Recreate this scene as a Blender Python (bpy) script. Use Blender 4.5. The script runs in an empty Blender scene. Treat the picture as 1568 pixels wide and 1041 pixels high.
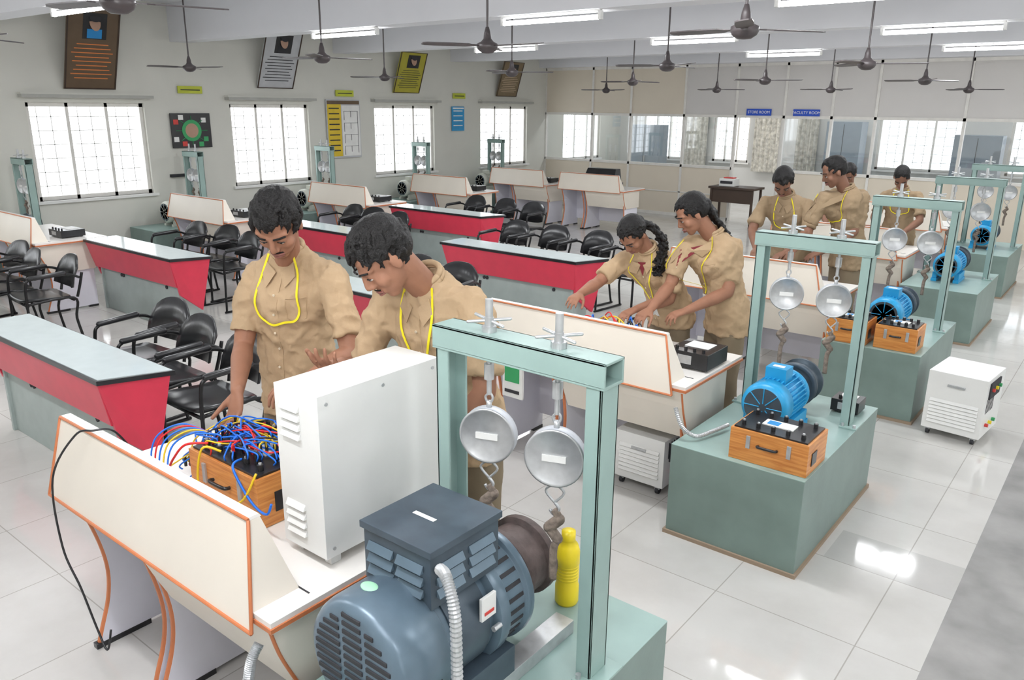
import bpy,bmesh,math,random
from mathutils import Vector,Matrix
from mathutils.bvhtree import BVHTree
random.seed(5)
V=Vector
D=bpy.data
COL=bpy.context.scene.collection
# ------------------------------------------------------------------ materials
MC={}
def mat(name,col,rough=.5,metal=0,var=.06,scale=8,bump=0,bscale=60,emit=0,spec=.5,coat=0):
    if name in MC: return MC[name]
    m=D.materials.new(name);m.use_nodes=True;nt=m.node_tree;b=nt.nodes['Principled BSDF']
    tc=nt.nodes.new('ShaderNodeTexCoord')
    nz=nt.nodes.new('ShaderNodeTexNoise');nz.inputs['Scale'].default_value=scale;nz.inputs['Detail'].default_value=4
    nt.links.new(tc.outputs['Object'],nz.inputs['Vector'])
    cr=nt.nodes.new('ShaderNodeValToRGB')
    cr.color_ramp.elements[0].position=.3;cr.color_ramp.elements[1].position=.7
    cr.color_ramp.elements[0].color=[c*(1-var) for c in col]+[1]
    cr.color_ramp.elements[1].color=[min(1,c*(1+var)) for c in col]+[1]
    nt.links.new(nz.outputs['Fac'],cr.inputs['Fac']);nt.links.new(cr.outputs['Color'],b.inputs['Base Color'])
    b.inputs['Roughness'].default_value=rough;b.inputs['Metallic'].default_value=metal
    b.inputs['Specular IOR Level'].default_value=spec
    b.inputs['Coat Weight'].default_value=coat
    if bump:
        n2=nt.nodes.new('ShaderNodeTexNoise');n2.inputs['Scale'].default_value=bscale;n2.inputs['Detail'].default_value=6
        nt.links.new(tc.outputs['Object'],n2.inputs['Vector'])
        bp=nt.nodes.new('ShaderNodeBump');bp.inputs['Strength'].default_value=bump;bp.inputs['Distance'].default_value=.01
        nt.links.new(n2.outputs['Fac'],bp.inputs['Height']);nt.links.new(bp.outputs['Normal'],b.inputs['Normal'])
    if emit:
        b.inputs['Emission Color'].default_value=list(col)+[1];b.inputs['Emission Strength'].default_value=emit
    MC[name]=m;return m
def wood(name,c1,c2):
    m=D.materials.new(name);m.use_nodes=True;nt=m.node_tree;b=nt.nodes['Principled BSDF']
    tc=nt.nodes.new('ShaderNodeTexCoord');mp=nt.nodes.new('ShaderNodeMapping');mp.inputs['Scale'].default_value=(3,3,45)
    nt.links.new(tc.outputs['Object'],mp.inputs['Vector'])
    nz=nt.nodes.new('ShaderNodeTexNoise');nz.inputs['Scale'].default_value=2;nz.inputs['Detail'].default_value=5;nz.inputs['Distortion'].default_value=.6
    nt.links.new(mp.outputs['Vector'],nz.inputs['Vector'])
    cr=nt.nodes.new('ShaderNodeValToRGB');cr.color_ramp.elements[0].position=.35;cr.color_ramp.elements[1].position=.65
    cr.color_ramp.elements[0].color=list(c1)+[1];cr.color_ramp.elements[1].color=list(c2)+[1]
    nt.links.new(nz.outputs['Fac'],cr.inputs['Fac']);nt.links.new(cr.outputs['Color'],b.inputs['Base Color'])
    b.inputs['Roughness'].default_value=.35
    MC[name]=m;return m
def floor_mat():
    m=D.materials.new('floor_tiles');m.use_nodes=True;nt=m.node_tree;b=nt.nodes['Principled BSDF'];N=nt.nodes;L=nt.links
    tc=N.new('ShaderNodeTexCoord')
    br=N.new('ShaderNodeTexBrick');br.offset=0;br.squash=1
    br.inputs['Scale'].default_value=1;br.inputs['Brick Width'].default_value=.62;br.inputs['Row Height'].default_value=.62
    br.inputs['Mortar Size'].default_value=.003;br.inputs['Mortar Smooth'].default_value=.2;br.inputs['Bias'].default_value=0
    br.inputs['Color1'].default_value=(.62,.605,.58,1);br.inputs['Color2'].default_value=(.59,.58,.555,1);br.inputs['Mortar'].default_value=(.40,.38,.35,1)
    L.new(tc.outputs['Object'],br.inputs['Vector'])
    nz=N.new('ShaderNodeTexNoise');nz.inputs['Scale'].default_value=1.3;nz.inputs['Detail'].default_value=7;nz.inputs['Roughness'].default_value=.6
    L.new(tc.outputs['Object'],nz.inputs['Vector'])
    cr=N.new('ShaderNodeValToRGB');cr.color_ramp.elements[0].position=.3;cr.color_ramp.elements[1].position=.6
    cr.color_ramp.elements[0].color=(.84,.83,.82,1);cr.color_ramp.elements[1].color=(1,1,1,1)
    L.new(nz.outputs['Fac'],cr.inputs['Fac'])
    mx=N.new('ShaderNodeMixRGB');mx.blend_type='MULTIPLY';mx.inputs[0].default_value=1
    L.new(br.outputs['Color'],mx.inputs[1]);L.new(cr.outputs['Color'],mx.inputs[2])
    # darker stone aisle strip beside the machine row
    sp=N.new('ShaderNodeSeparateXYZ');L.new(tc.outputs['Object'],sp.inputs[0])
    gt=N.new('ShaderNodeMath');gt.operation='GREATER_THAN';gt.inputs[1].default_value=-.37;L.new(sp.outputs['X'],gt.inputs[0])
    lt=N.new('ShaderNodeMath');lt.operation='LESS_THAN';lt.inputs[1].default_value=.45;L.new(sp.outputs['X'],lt.inputs[0])
    mu=N.new('ShaderNodeMath');mu.operation='MULTIPLY';L.new(gt.outputs[0],mu.inputs[0]);L.new(lt.outputs[0],mu.inputs[1])
    # grey joint band across the aisle
    a1=N.new('ShaderNodeMath');a1.operation='GREATER_THAN';a1.inputs[1].default_value=3.72;L.new(sp.outputs['Y'],a1.inputs[0])
    a2=N.new('ShaderNodeMath');a2.operation='LESS_THAN';a2.inputs[1].default_value=4.05;L.new(sp.outputs['Y'],a2.inputs[0])
    a3=N.new('ShaderNodeMath');a3.operation='GREATER_THAN';a3.inputs[1].default_value=-.95;L.new(sp.outputs['X'],a3.inputs[0])
    a4=N.new('ShaderNodeMath');a4.operation='MULTIPLY';L.new(a1.outputs[0],a4.inputs[0]);L.new(a2.outputs[0],a4.inputs[1])
    a5=N.new('ShaderNodeMath');a5.operation='MULTIPLY';L.new(a4.outputs[0],a5.inputs[0]);L.new(a3.outputs[0],a5.inputs[1])
    a6=N.new('ShaderNodeMath');a6.operation='MULTIPLY';a6.inputs[1].default_value=.35;L.new(a5.outputs[0],a6.inputs[0])
    a7=N.new('ShaderNodeMath');a7.operation='MAXIMUM';L.new(a6.outputs[0],a7.inputs[0]);L.new(mu.outputs[0],a7.inputs[1])
    cr2=N.new('ShaderNodeValToRGB');cr2.color_ramp.elements[0].position=.3;cr2.color_ramp.elements[1].position=.7
    cr2.color_ramp.elements[0].color=(.25,.245,.24,1);cr2.color_ramp.elements[1].color=(.37,.36,.35,1)
    n3=N.new('ShaderNodeTexNoise');n3.inputs['Scale'].default_value=4;n3.inputs['Detail'].default_value=9;L.new(tc.outputs['Object'],n3.inputs['Vector']);L.new(n3.outputs['Fac'],cr2.inputs['Fac'])
    m2=N.new('ShaderNodeMixRGB');L.new(a7.outputs[0],m2.inputs[0]);L.new(mx.outputs[0],m2.inputs[1]);L.new(cr2.outputs[0],m2.inputs[2])
    L.new(m2.outputs[0],b.inputs['Base Color'])
    b.inputs['Roughness'].default_value=.08;b.inputs['Specular IOR Level'].default_value=.6
    return m
def glass_mat():
    m=D.materials.new('partition_glass');m.use_nodes=True;nt=m.node_tree;nt.nodes.clear()
    o=nt.nodes.new('ShaderNodeOutputMaterial');mi=nt.nodes.new('ShaderNodeMixShader');t=nt.nodes.new('ShaderNodeBsdfTransparent');g=nt.nodes.new('ShaderNodeBsdfGlossy')
    t.inputs[0].default_value=(.9,.92,.93,1);g.inputs['Roughness'].default_value=.03;mi.inputs[0].default_value=.12
    nt.links.new(t.outputs[0],mi.inputs[1]);nt.links.new(g.outputs[0],mi.inputs[2]);nt.links.new(mi.outputs[0],o.inputs[0]);return m
WALL=mat('wall_paint',(.66,.655,.60),.7,var=.03,scale=2)
CEIL=mat('ceiling_paint',(.74,.745,.775),.75,var=.02,scale=2)
RWAL=mat('office_wall_paint',(.66,.66,.64),.7,var=.02,scale=2)
CREAM=mat('cream_laminate',(.78,.72,.63),.35,var=.03,scale=3)
WLAM=mat('white_laminate',(.82,.79,.75),.35,var=.02,scale=3)
LAV=mat('pale_lavender_laminate',(.76,.75,.82),.45,var=.02)
ORG=mat('orange_edge_band',(.56,.18,.07),.45)
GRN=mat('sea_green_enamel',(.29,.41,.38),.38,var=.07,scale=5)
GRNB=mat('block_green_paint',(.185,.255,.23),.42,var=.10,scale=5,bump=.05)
RED=mat('red_laminate',(.66,.04,.08),.35,var=.05)
GREYG=mat('grey_green_panel',(.38,.44,.42),.45)
GTOP=mat('glass_table_top',(.60,.67,.68),.08,var=.03,spec=.9)
BLK=mat('black_plastic',(.018,.018,.02),.28,var=.2)
BLKT=mat('black_tube',(.015,.015,.016),.3,metal=.3,var=.1)
WHT=mat('white_enamel',(.80,.80,.78),.35,var=.02)
DKG=mat('dark_slot',(.03,.03,.035),.7)
STEEL=mat('galvanised_steel',(.52,.53,.54),.38,metal=.6,var=.1,scale=30)
DIAL=mat('dial_grey',(.52,.54,.58),.45,metal=.1,var=.04)
GEN=mat('slate_blue_enamel',(.125,.18,.23),.3,metal=.2,var=.1,scale=12)
GEN2=mat('slate_dark_enamel',(.065,.09,.115),.4,metal=.2,var=.15,scale=12)
BLUE=mat('bright_blue_enamel',(.02,.33,.64),.35,var=.08)
CRM=mat('cream_machine_paint',(.6,.62,.55),.4)
BROWN=mat('rusty_brown',(.085,.06,.055),.6,var=.3,scale=25,bump=.3)
ROPE=mat('braided_belt',(.20,.16,.13),.9,var=.35,scale=60,bump=.6)
YEL=mat('yellow_plastic',(.85,.66,.02),.35)
WOOD=wood('teak_wood',(.52,.18,.04),(.70,.31,.085))
FAN=mat('fan_brown',(.055,.045,.047),.4,var=.1)
TUBE=mat('tube_glow',(1,1,1),.3,emit=26)
ALU=mat('white_aluminium',(.74,.72,.68),.4)
PCREAM=mat('partition_cream',(.70,.63,.52),.6,var=.03,scale=1.5)
PGREY=mat('partition_grey',(.64,.62,.60),.6,var=.03,scale=1.5)
SIGN=mat('sign_blue',(.01,.07,.5),.4)
GLS=glass_mat()
PAPER=mat('paper_white',(.8,.8,.78),.6)
WR={'r':mat('wire_red',(.7,.02,.02),.4),'b':mat('wire_blue',(.01,.16,.72),.4),'y':mat('wire_yellow',(.8,.55,.02),.4),'k':BLK}
# ------------------------------------------------------------------ mesh builder
class MB:
    def __init__(s): s.v=[];s.f=[];s.m=[];s.s=[];s.mats=[]
    def mi(s,m):
        if m not in s.mats: s.mats.append(m)
        return s.mats.index(m)
    def add(s,vs,fs,m,sm=False):
        o=len(s.v);s.v+=[V(x) for x in vs];i=s.mi(m)
        for f in fs: s.f.append([a+o for a in f]);s.m.append(i);s.s.append(sm)
        return s
    def hexa(s,p,m):
        return s.add(p,[(0,3,2,1),(4,5,6,7),(0,1,5,4),(1,2,6,5),(2,3,7,6),(3,0,4,7)],m)
    def box(s,a,b,m,M=None):
        x0,y0,z0=a;x1,y1,z1=b
        p=[V(q) for q in [(x0,y0,z0),(x1,y0,z0),(x1,y1,z0),(x0,y1,z0),(x0,y0,z1),(x1,y0,z1),(x1,y1,z1),(x0,y1,z1)]]
        if M: p=[M@q for q in p]
        return s.hexa(p,m)
    def prism(s,poly,ax,lo,hi,m,sm=False):
        n=len(poly)
        def P(a,b,c): return {'x':(c,a,b),'y':(a,c,b),'z':(a,b,c)}[ax]
        vs=[P(a,b,lo) for a,b in poly]+[P(a,b,hi) for a,b in poly]
        fs=[list(range(n))[::-1],list(range(n,2*n))]
        s.add(vs,fs,m,False)
        vs2=vs;fs2=[(i,(i+1)%n,n+(i+1)%n,n+i) for i in range(n)]
        return s.add(vs2,fs2,m,sm)
    def loft(s,rings,m,sm=True,cap=True):
        n=len(rings[0]);vs=[p for r in rings for p in r];fs=[]
        for k in range(len(rings)-1):
            for i in range(n):
                j=(i+1)%n;fs.append((k*n+i,k*n+j,(k+1)*n+j,(k+1)*n+i))
        if cap: fs.append(list(range(n))[::-1]);fs.append([(len(rings)-1)*n+i for i in range(n)])
        return s.add(vs,fs,m,sm)
    def ring(s,c,a,b,n): # a,b vectors (scaled)
        return [c+a*math.cos(2*math.pi*i/n)+b*math.sin(2*math.pi*i/n) for i in range(n)]
    def frame(s,d):
        d=d.normalized();a=d.cross(V((0,0,1)))
        if a.length<.05: a=V((1,0,0))-d*d.x
        a.normalize();return a,d.cross(a)
    def cyl(s,p,q,r0,m,r1=None,n=18,sm=True):
        p=V(p);q=V(q);r1=r0 if r1 is None else r1;a,b=s.frame(q-p)
        R0=s.ring(p,a*r0,b*r0,n);R1=s.ring(q,a*r1,b*r1,n)
        s.add(R0+R1,[(i,(i+1)%n,n+(i+1)%n,n+i) for i in range(n)],m,sm)
        s.add(R0,[list(range(n))[::-1]],m);return s.add(R1,[list(range(n))],m)
    def lathe(s,p,d,prof,m,n=32,sm=True):
        p=V(p);d=V(d).normalized();a,b=s.frame(d)
        return s.loft([s.ring(p+d*t,a*max(r,.0005),b*max(r,.0005),n) for r,t in prof],m,sm)
    def caps(s,p,q,r0,r1,m,n=12,k=3):
        p=V(p);q=V(q);d=q-p
        if d.length<1e-5:d=V((0,0,1e-4))
        d.normalize();a,b=s.frame(d);R=[]
        for i in range(k+1):
            t=math.pi/2*i/k;R.append(s.ring(p-d*r0*math.cos(t),a*max(r0*math.sin(t),r0*.05),b*max(r0*math.sin(t),r0*.05),n))
        for i in range(k+1):
            t=math.pi/2*(1-i/k);R.append(s.ring(q+d*r1*math.cos(t),a*max(r1*math.sin(t),r1*.05),b*max(r1*math.sin(t),r1*.05),n))
        return s.loft(R,m)
    def ell(s,c,r,m,M=None,n=18,k=10):
        c=V(c);R=[]
        for i in range(k+1):
            t=math.pi*i/k;st=max(math.sin(t),.03)
            R.append([V((r[0]*st*math.cos(2*math.pi*j/n),r[1]*st*math.sin(2*math.pi*j/n),-r[2]*math.cos(t))) for j in range(n)])
        R=[[((M@p) if M else p)+c for p in ring] for ring in R]
        return s.loft(R,m)
    def tube(s,pts,r,m,n=8,spl=6):
        pts=[V(p) for p in pts]
        if spl>1 and len(pts)>2: pts=spline(pts,spl)
        R=[];a=None
        for i,p in enumerate(pts):
            d=(pts[min(i+1,len(pts)-1)]-pts[max(i-1,0)])
            if d.length<1e-7: d=V((0,0,1))
            d.normalize()
            if a is None: a,_=s.frame(d)
            a=(a-d*a.dot(d)).normalized();b=d.cross(a)
            rr=r[i*len(r)//len(pts)] if isinstance(r,(list,tuple)) else r
            R.append(s.ring(p,a*rr,b*rr,n))
        return s.loft(R,m)
    def mesh(s,name):
        me=D.meshes.new(name);me.from_pydata(s.v,[],s.f);me.update()
        for m in s.mats: me.materials.append(m)
        me.polygons.foreach_set('material_index',s.m);me.polygons.foreach_set('use_smooth',s.s)
        bm=bmesh.new();bm.from_mesh(me);bmesh.ops.recalc_face_normals(bm,faces=bm.faces);bm.to_mesh(me);bm.free()
        return me
    def obj(s,name,bevel=0,loc=(0,0,0),rz=0,parent=None):
        return inst(s.mesh(name),name,loc,rz,bevel,parent)
def spline(P,k):
    o=[];n=len(P)
    for i in range(n-1):
        a=P[max(i-1,0)];b=P[i];c=P[i+1];d=P[min(i+2,n-1)]
        for j in range(k):
            t=j/k;o.append(.5*((2*b)+(c-a)*t+(2*a-5*b+4*c-d)*t*t+(3*b-a-3*c+d)*t**3))
    o.append(P[-1]);return o
def inst(me,name,loc=(0,0,0),rz=0,bevel=0,parent=None,scale=(1,1,1)):
    ob=D.objects.new(name,me);COL.objects.link(ob);ob.location=loc;ob.rotation_euler=(0,0,rz);ob.scale=scale
    if bevel:
        b=ob.modifiers.new('bevel','BEVEL');b.width=bevel;b.segments=2;b.limit_method='ANGLE';b.angle_limit=math.radians(50)
    if parent: ob.parent=parent
    return ob
# ------------------------------------------------------------------ room shell
XL,XR,YB,YR,YF,ZC=-11.0,3.0,15.0,18.2,-3.0,3.45
m=MB();m.box((XL-.2,YF-.2,-.1),(XR+.2,YR+.2,0),floor_mat());m.obj('floor')
m=MB();m.box((XL-.2,YF-.2,ZC),(XR+.2,YR+.2,ZC+.1),CEIL);m.obj('ceiling')
def wall(name,ax,pos,th,lo,hi,ops,z1=ZC,mt=WALL):
    m=MB();c=lo
    def bx(a,b,za,zb):
        if b-a<1e-4 or zb-za<1e-4:return
        if ax=='x': m.box((pos,a,za),(pos+th,b,zb),mt)
        else: m.box((a,pos,za),(b,pos+th,zb),mt)
    for a,b,za,zb in sorted(ops):
        bx(c,a,0,z1);bx(a,b,0,za);bx(a,b,zb,z1);c=b
    bx(c,hi,0,z1);return m.obj(name)
WIN=[(-1.55,-.05),(1.32,2.82),(4.19,5.69),(7.0,8.44),(9.86,11.38),(12.73,14.3),(15.7,17.3)]
wall('wall_left','x',XL,-.2,YF,YR,[(a,b,.93,2.14) for a,b in WIN])
RW=[(-10.3,-9.2),(-8.4,-7.5),(-4.7,-3.1),(-2.3,-1.0),(.3,1.8)]
wall('wall_back','y',YR,.2,XL,XR,[(a,b,.93,2.14) for a,b in RW],mt=RWAL)
wall('wall_right','x',XR,.2,YF,YR,[(a,b,.93,2.14) for a,b in [(-1.5,0),(4.2,5.7),(7,8.5),(9.9,11.4),(12.7,14.3)]])  # wall out of view; its window openings are added to let light in
wall('wall_front','y',YF-.2,.2,XL,XR,[])
def window(i,ax,pos,a,b,z0=.93,z1=2.14,grille=True):
    m=MB()
    def bx(u0,u1,w0,w1,za,zb,mt):
        if ax=='x': m.box((pos+w0,u0,za),(pos+w1,u1,zb),mt)
        else: m.box((u0,pos-w1,za),(u1,pos-w0,zb),mt)
    t=.05
    for u0,u1 in [(a,a+t),(b-t,b),(a+(b-a)/3-.02,a+(b-a)/3+.02),(a+(b-a)*2/3-.02,a+(b-a)*2/3+.02)]: bx(u0,u1,-.1,-.05,z0,z1,ALU)
    for q in [(z0,z0+t),(z1-t,z1)]: bx(a,b,-.1,-.05,q[0],q[1],ALU)
    if grille:
        n=9
        for k in range(1,n): bx(a+(b-a)*k/n-.005,a+(b-a)*k/n+.005,-.15,-.14,z0,z1,PAPER)
        for k in range(1,7): bx(a,b,-.15,-.14,z0+(z1-z0)*k/7-.005,z0+(z1-z0)*k/7+.005,PAPER)
    bx(a-.05,b+.05,-.1,.05,z0-.035,z0,WHT)
    m.obj('window_%d'%i)
for i,(a,b) in enumerate(WIN): window(i+1,'x',XL,a,b)
for i,(a,b) in enumerate(RW): window(i+8,'y',YR,a,b)
LED=mat('ledge_grey',(.42,.42,.39),.7)
for i,(a,b) in enumerate(WIN[:6]):
    m=MB();m.box((XL,a-.07,2.2),(XL+.12,b+.09,2.24),LED);m.box((XL,a-.07,2.24),(XL+.1,b+.09,2.26),WALL);m.obj('trim_%d'%(i+1))
for i,y in enumerate([.55,3.45,6.3,9.15,12.0,14.85]):
    m=MB();m.box((XL,y-.14,2.96),(XR,y+.14,ZC),CEIL);m.obj('ceiling_beam')
m=MB();m.box((XL,YF,0),(XL+.015,YB,.1),LED);m.obj('baseboard_left')
# partition (wall_partition) with aluminium mullions
mull=[-11,-9.75,-8.8,-7.57,-6.49,-5.55,-4.69,-3.95,-2.58,-1.3,0,1.3,3]
m=MB()
for i in range(len(mull)-1):
    a,b=mull[i],mull[i+1];door=(i==4)
    m.box((a,YB,2.0),(b,YB+.04,2.96),PCREAM if b<-7 else PGREY)
    if not door: m.box((a,YB,0),(b,YB+.04,1.0),PCREAM)
for a in mull: m.box((a-.022,YB-.02,0),(a+.022,YB+.06,2.96),ALU)
for z in (1.02,2.0,2.93):
    m.box((XL,YB-.02,z-.025),(-6.49 if z<1.5 else XR,YB+.06,z+.025),ALU)
m.box((-5.55,YB-.02,.995),(XR,YB+.06,1.045),ALU)
m.box((XL,YB-.02,.48),(-6.49,YB,.5),ALU)
m.box((XL,YB-.02,0),(-6.49,YB,.06),ALU)
m.obj('wall_partition')
m=MB()
for i in range(len(mull)-1):
    if i==4: continue
    m.box((mull[i]+.03,YB+.015,1.04),(mull[i+1]-.03,YB+.022,1.98),GLS)
m.obj('partition_glazing')
m=MB();m.box((-5.62,YB+.05,.02),(-5.58,YB+.85,1.96),ALU);m.cyl((-5.57,YB+.75,1.0),(-5.5,YB+.75,1.0),.02,STEEL);m.obj('door_1',.004)
for nm,a,b,txt in (('store_room_sign',-6.27,-5.79,'STORE ROOM'),('faculty_room_sign',-5.38,-4.9,'FACULTY ROOM')):
    m=MB();m.box((a,YB-.035,2.02),(b,YB-.022,2.14),SIGN);o=m.obj(nm)
    cu=D.curves.new(nm+'_text','FONT');cu.body=txt;cu.size=.068;cu.align_x='CENTER';cu.align_y='CENTER';cu.extrude=.001
    cu.materials.append(PAPER);t=D.objects.new('lettering',cu);COL.objects.link(t);t.parent=o;t.location=((a+b)/2,YB-.037,2.08);t.rotation_euler=(math.pi/2,0,0)
CURT=mat('floral_curtain',(.62,.60,.54),.8,var=.35,scale=14)
for a,b in [(-9.15,-8.5),(-7.35,-6.6),(-6.5,-5.9)]:
    m=MB();n=24;pts=[(a+(b-a)*k/n,YR-.12+.03*math.sin(k*1.7)) for k in range(n+1)]
    m.prism(pts+[(x,y+.01) for x,y in pts[::-1]],'z',.75,2.3,CURT);m.obj('curtain')
CUP=mat('steel_cupboard_grey',(.26,.31,.36),.5)
for x,y,w,h in [(-9.7,17.2,.8,1.75),(-5.2,17.5,.7,1.9),(-2.7,17.3,.8,1.7)]:
    m=MB();m.box((x-w/2,y,.05),(x+w/2,y+.45,h),CUP);m.box((x-.005,y-.006,.1),(x+.005,y,h-.05),DKG);m.box((x+.03,y-.03,.9),(x+.05,y,1.05),STEEL)
    for sx in(-1,1): m.box((x+sx*(w/2-.05)-.02,y+.03,0),(x+sx*(w/2-.05)+.02,y+.42,.05),DKG)
    m.obj('steel_cupboard',.006)
# ------------------------------------------------------------------ wall posters
def poster(name,ya,yb,z0,z1,lean,base,draw):
    """board hung on the left wall; top leans into the room. draw(fn) places flat patches (u 0-1 along y, v 0-1 up)"""
    m=MB();x0=XL+.02
    def pt(u,v,d): return V((x0+lean*v+d,ya+(yb-ya)*u,z0+(z1-z0)*v))
    def patch(u0,u1,v0,v1,mt,d=.022,th=.004):
        m.hexa([pt(u0,v0,d-th),pt(u1,v0,d-th),pt(u1,v1,d-th),pt(u0,v1,d-th),pt(u0,v0,d),pt(u1,v0,d),pt(u1,v1,d),pt(u0,v1,d)],mt)
    patch(0,1,0,1,base,.018,.018);draw(patch,m,pt);m.obj(name)
SK=mat('printed_skin',(.45,.28,.2),.6);PTXT=mat('poster_text',(.65,.5,.35),.6);ORT=mat('poster_orange',(.7,.22,.06),.6)
BR=mat('poster_brown',(.13,.085,.05),.5);GRYP=mat('poster_grey',(.50,.51,.53),.5);OLV=mat('poster_olive',(.42,.38,.04),.5);TAN=mat('poster_tan',(.22,.16,.09),.5)
FR=mat('poster_frame',(.05,.03,.02),.5)
def port(txt):
    def d(p,m,pt):
        for a in [(0,.03,0,1),(.97,1,0,1),(0,1,0,.015),(0,1,.985,1)]: p(*a,FR,.024)
        p(.3,.75,.62,.93,BLK,.022)
        p(.38,.66,.63,.74,LB if txt is ORT else DKG,.025)
        m.ell(pt(.52,.82,.024),(.004,.07,.1),SK)
        m.ell(pt(.52,.875,.026),(.004,.075,.05),DKG)
        for k in range(9):
            w=.3+.12*((k*37)%5)/5; p(.5-w,.5+w,.55-k*.052,.562-k*.052,txt,.022)
    return d
LG=mat('printed_green',(.04,.35,.12),.5);LR=mat('printed_red',(.6,.05,.04),.5);LB=mat('printed_blue',(.02,.25,.6),.5)
poster('portrait_poster',4.66,5.31,2.31,3.27,.4,BR,port(ORT))
poster('portrait_poster',7.48,8.14,2.38,3.2,.35,GRYP,port(DKG))
poster('portrait_poster',10.3,10.95,2.36,3.05,.25,OLV,port(DKG))
poster('portrait_poster',13.2,13.86,2.34,3.02,.22,TAN,port(PTXT))
def circ(p,m,pt):
    m.lathe(pt(.5,.5,.02),(1,0,0),[(.001,0),(.15,0),(.15,.004),(.001,.004)],LG,sm=False)
    m.lathe(pt(.5,.5,.02),(1,0,0),[(.001,0),(.1,0),(.1,.007),(.001,.007)],SK,sm=False)
    for u,v,c in [(.12,.75,LR),(.1,.25,PAPER),(.82,.8,PAPER),(.85,.25,LG),(.3,.12,LR),(.72,.1,LG),(.25,.88,PAPER)]: p(u-.06,u+.06,v-.07,v+.07,c)
    for k in range(8):
        a=k*math.pi/4;m.tube([pt(.5+.24*math.cos(a),.5+.28*math.sin(a),.022),pt(.5+.4*math.cos(a),.5+.42*math.sin(a),.022)],.004,LG,n=5,spl=1)
poster('electronics_poster',6.03,6.64,1.53,2.01,0,BLK,circ)
OY=mat('printed_yellow',(.7,.5,.03),.5)
def yel(p,m,pt):
    p(.02,.42,.03,.97,OY,.022);p(.44,.98,.03,.9,PAPER,.022);p(.02,.98,.92,.98,BR,.024)
    for k in range(9): p(.06,.36,.84-k*.09,.86-k*.09,DKG,.025)
    for k in range(4):
        p(.5,.92,.8-k*.2,.805-k*.2,DKG,.025);p(.5,.51,.65-k*.2,.8-k*.2,DKG,.025);p(.7,.71,.7-k*.2,.8-k*.2,DKG,.025);p(.91,.92,.62-k*.18,.8-k*.18,DKG,.025)
poster('wiring_chart_poster',8.78,9.5,1.27,2.23,0,GRYP,yel)
poster('blue_notice',11.85,12.2,1.67,2.13,0,mat('notice_blue',(.03,.3,.6),.5),lambda p,m,pt:[p(.1,.85,.8-k*.2,.84-k*.2,PAPER) for k in range(4)]+[p(.05,.95,.9,.96,PAPER)])
YG=mat('label_yellow_green',(.5,.55,.05),.6)
for a,b in [(6.19,6.56),(9.0,9.38),(11.89,12.24)]:
    poster('motto_label',a,b,2.28,2.38,0,YG,lambda p,m,pt:p(.1,.9,.42,.55,DKG))
m=MB();m.box((XL,5.95,1.13),(XL+.06,6.25,1.17),DKG);m.obj('switch_strip')
# ------------------------------------------------------------------ fans & tubes
def fan_mesh():
    m=MB()
    m.cyl((0,0,.03),(0,0,.86),.008,FAN,n=10)
    m.lathe((0,0,0),(0,0,1),[(.01,-.05),(.035,-.047),(.06,-.03),(.07,-.012),(.07,.012),(.042,.026),(.026,.045),(.022,.08),(.011,.12)],FAN,n=24)
    m.lathe((0,0,.86),(0,0,1),[(.012,0),(.04,.05),(.045,.09)],FAN,n=18)
    for k in range(3):
        M=Matrix.Rotation(k*2*math.pi/3,4,'Z')@Matrix.Rotation(math.radians(8),4,'X')
        prof=[(.05,-.013,.013),(.11,-.02,.02),(.14,-.038,.042),(.3,-.042,.046),(.42,-.038,.04),(.445,-.02,.024)]
        R=[[M@V((r,y0,-.003)),M@V((r,y1,-.003)),M@V((r,y1,.003)),M@V((r,y0,.003))] for r,y0,y1 in prof]
        m.loft(R,FAN,sm=False)
    return m.mesh('ceiling_fan')
FM=fan_mesh()
fans=[(-8.6,5.02,2.53),(-5.7,4.55,2.53),(-3.6,4.24,2.53),(-1.74,4.04,2.53),(-8.2,7.56,2.5),(-5.6,7.0,2.5),(-3.5,6.54,2.5),(-1.96,6.98,2.5),
 (-5.57,9.5,2.47),(-3.84,9.63,2.47),(-2.23,10.27,2.47),(-7.86,12.5,2.435),(-5.77,12.5,2.435),(-4.1,12.9,2.435),(-2.3,13.3,2.435),(-3.5,1.75,2.55),(-5.9,2.0,2.53),(.3,4.1,2.53),(.2,7.05,2.5)]
for i,(x,y,z) in enumerate(fans): inst(FM,'ceiling_fan',(x,y,z),i*.9+.3,scale=(1,1,(ZC-z)/.95))
m=MB();m.box((-.55,-.02,.03),(.55,.02,.05),WHT);m.cyl((-.53,0,-.01),(.53,0,-.01),.02,TUBE,n=12);m.box((-.56,-.02,-.03),(-.53,.02,.04),WHT);m.box((.53,-.02,-.03),(.56,.02,.04),WHT)
TM=m.mesh('tube_light')
for y in (.55,3.38,6.23,9.1,12.0):
    for x in (-10.2,-7.4,-4.55,-1.9,1.4):
        if x==-7.4 and y==12.0: continue
        if x==-10.2 and y>1: continue
        inst(TM,'tube_light',(x,y,2.908))
        l=D.lights.new('tube_lamp','AREA');l.shape='RECTANGLE';l.size=1.1;l.size_y=.12;l.energy=23;l.color=(.95,.975,1)
        o=D.objects.new('tube_lamp',l);COL.objects.link(o);o.location=(x,y,2.85)
for x in (-9,-5,-1):  # added fill lights, no fixtures: they brighten the room behind the partition
    l=D.lights.new('office_fill','AREA');l.shape='RECTANGLE';l.size=2.4;l.size_y=.6;l.energy=50
    o=D.objects.new('office_fill',l);COL.objects.link(o);o.location=(x,16.6,3.4)
# photographer's bounced flash
l=D.lights.new('bounce_flash','AREA');l.size=.6;l.energy=150
o=D.objects.new('bounce_flash',l);COL.objects.link(o);o.location=(-.1,-.5,2.4);o.rotation_euler=(math.radians(150),0,math.radians(35))
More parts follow.
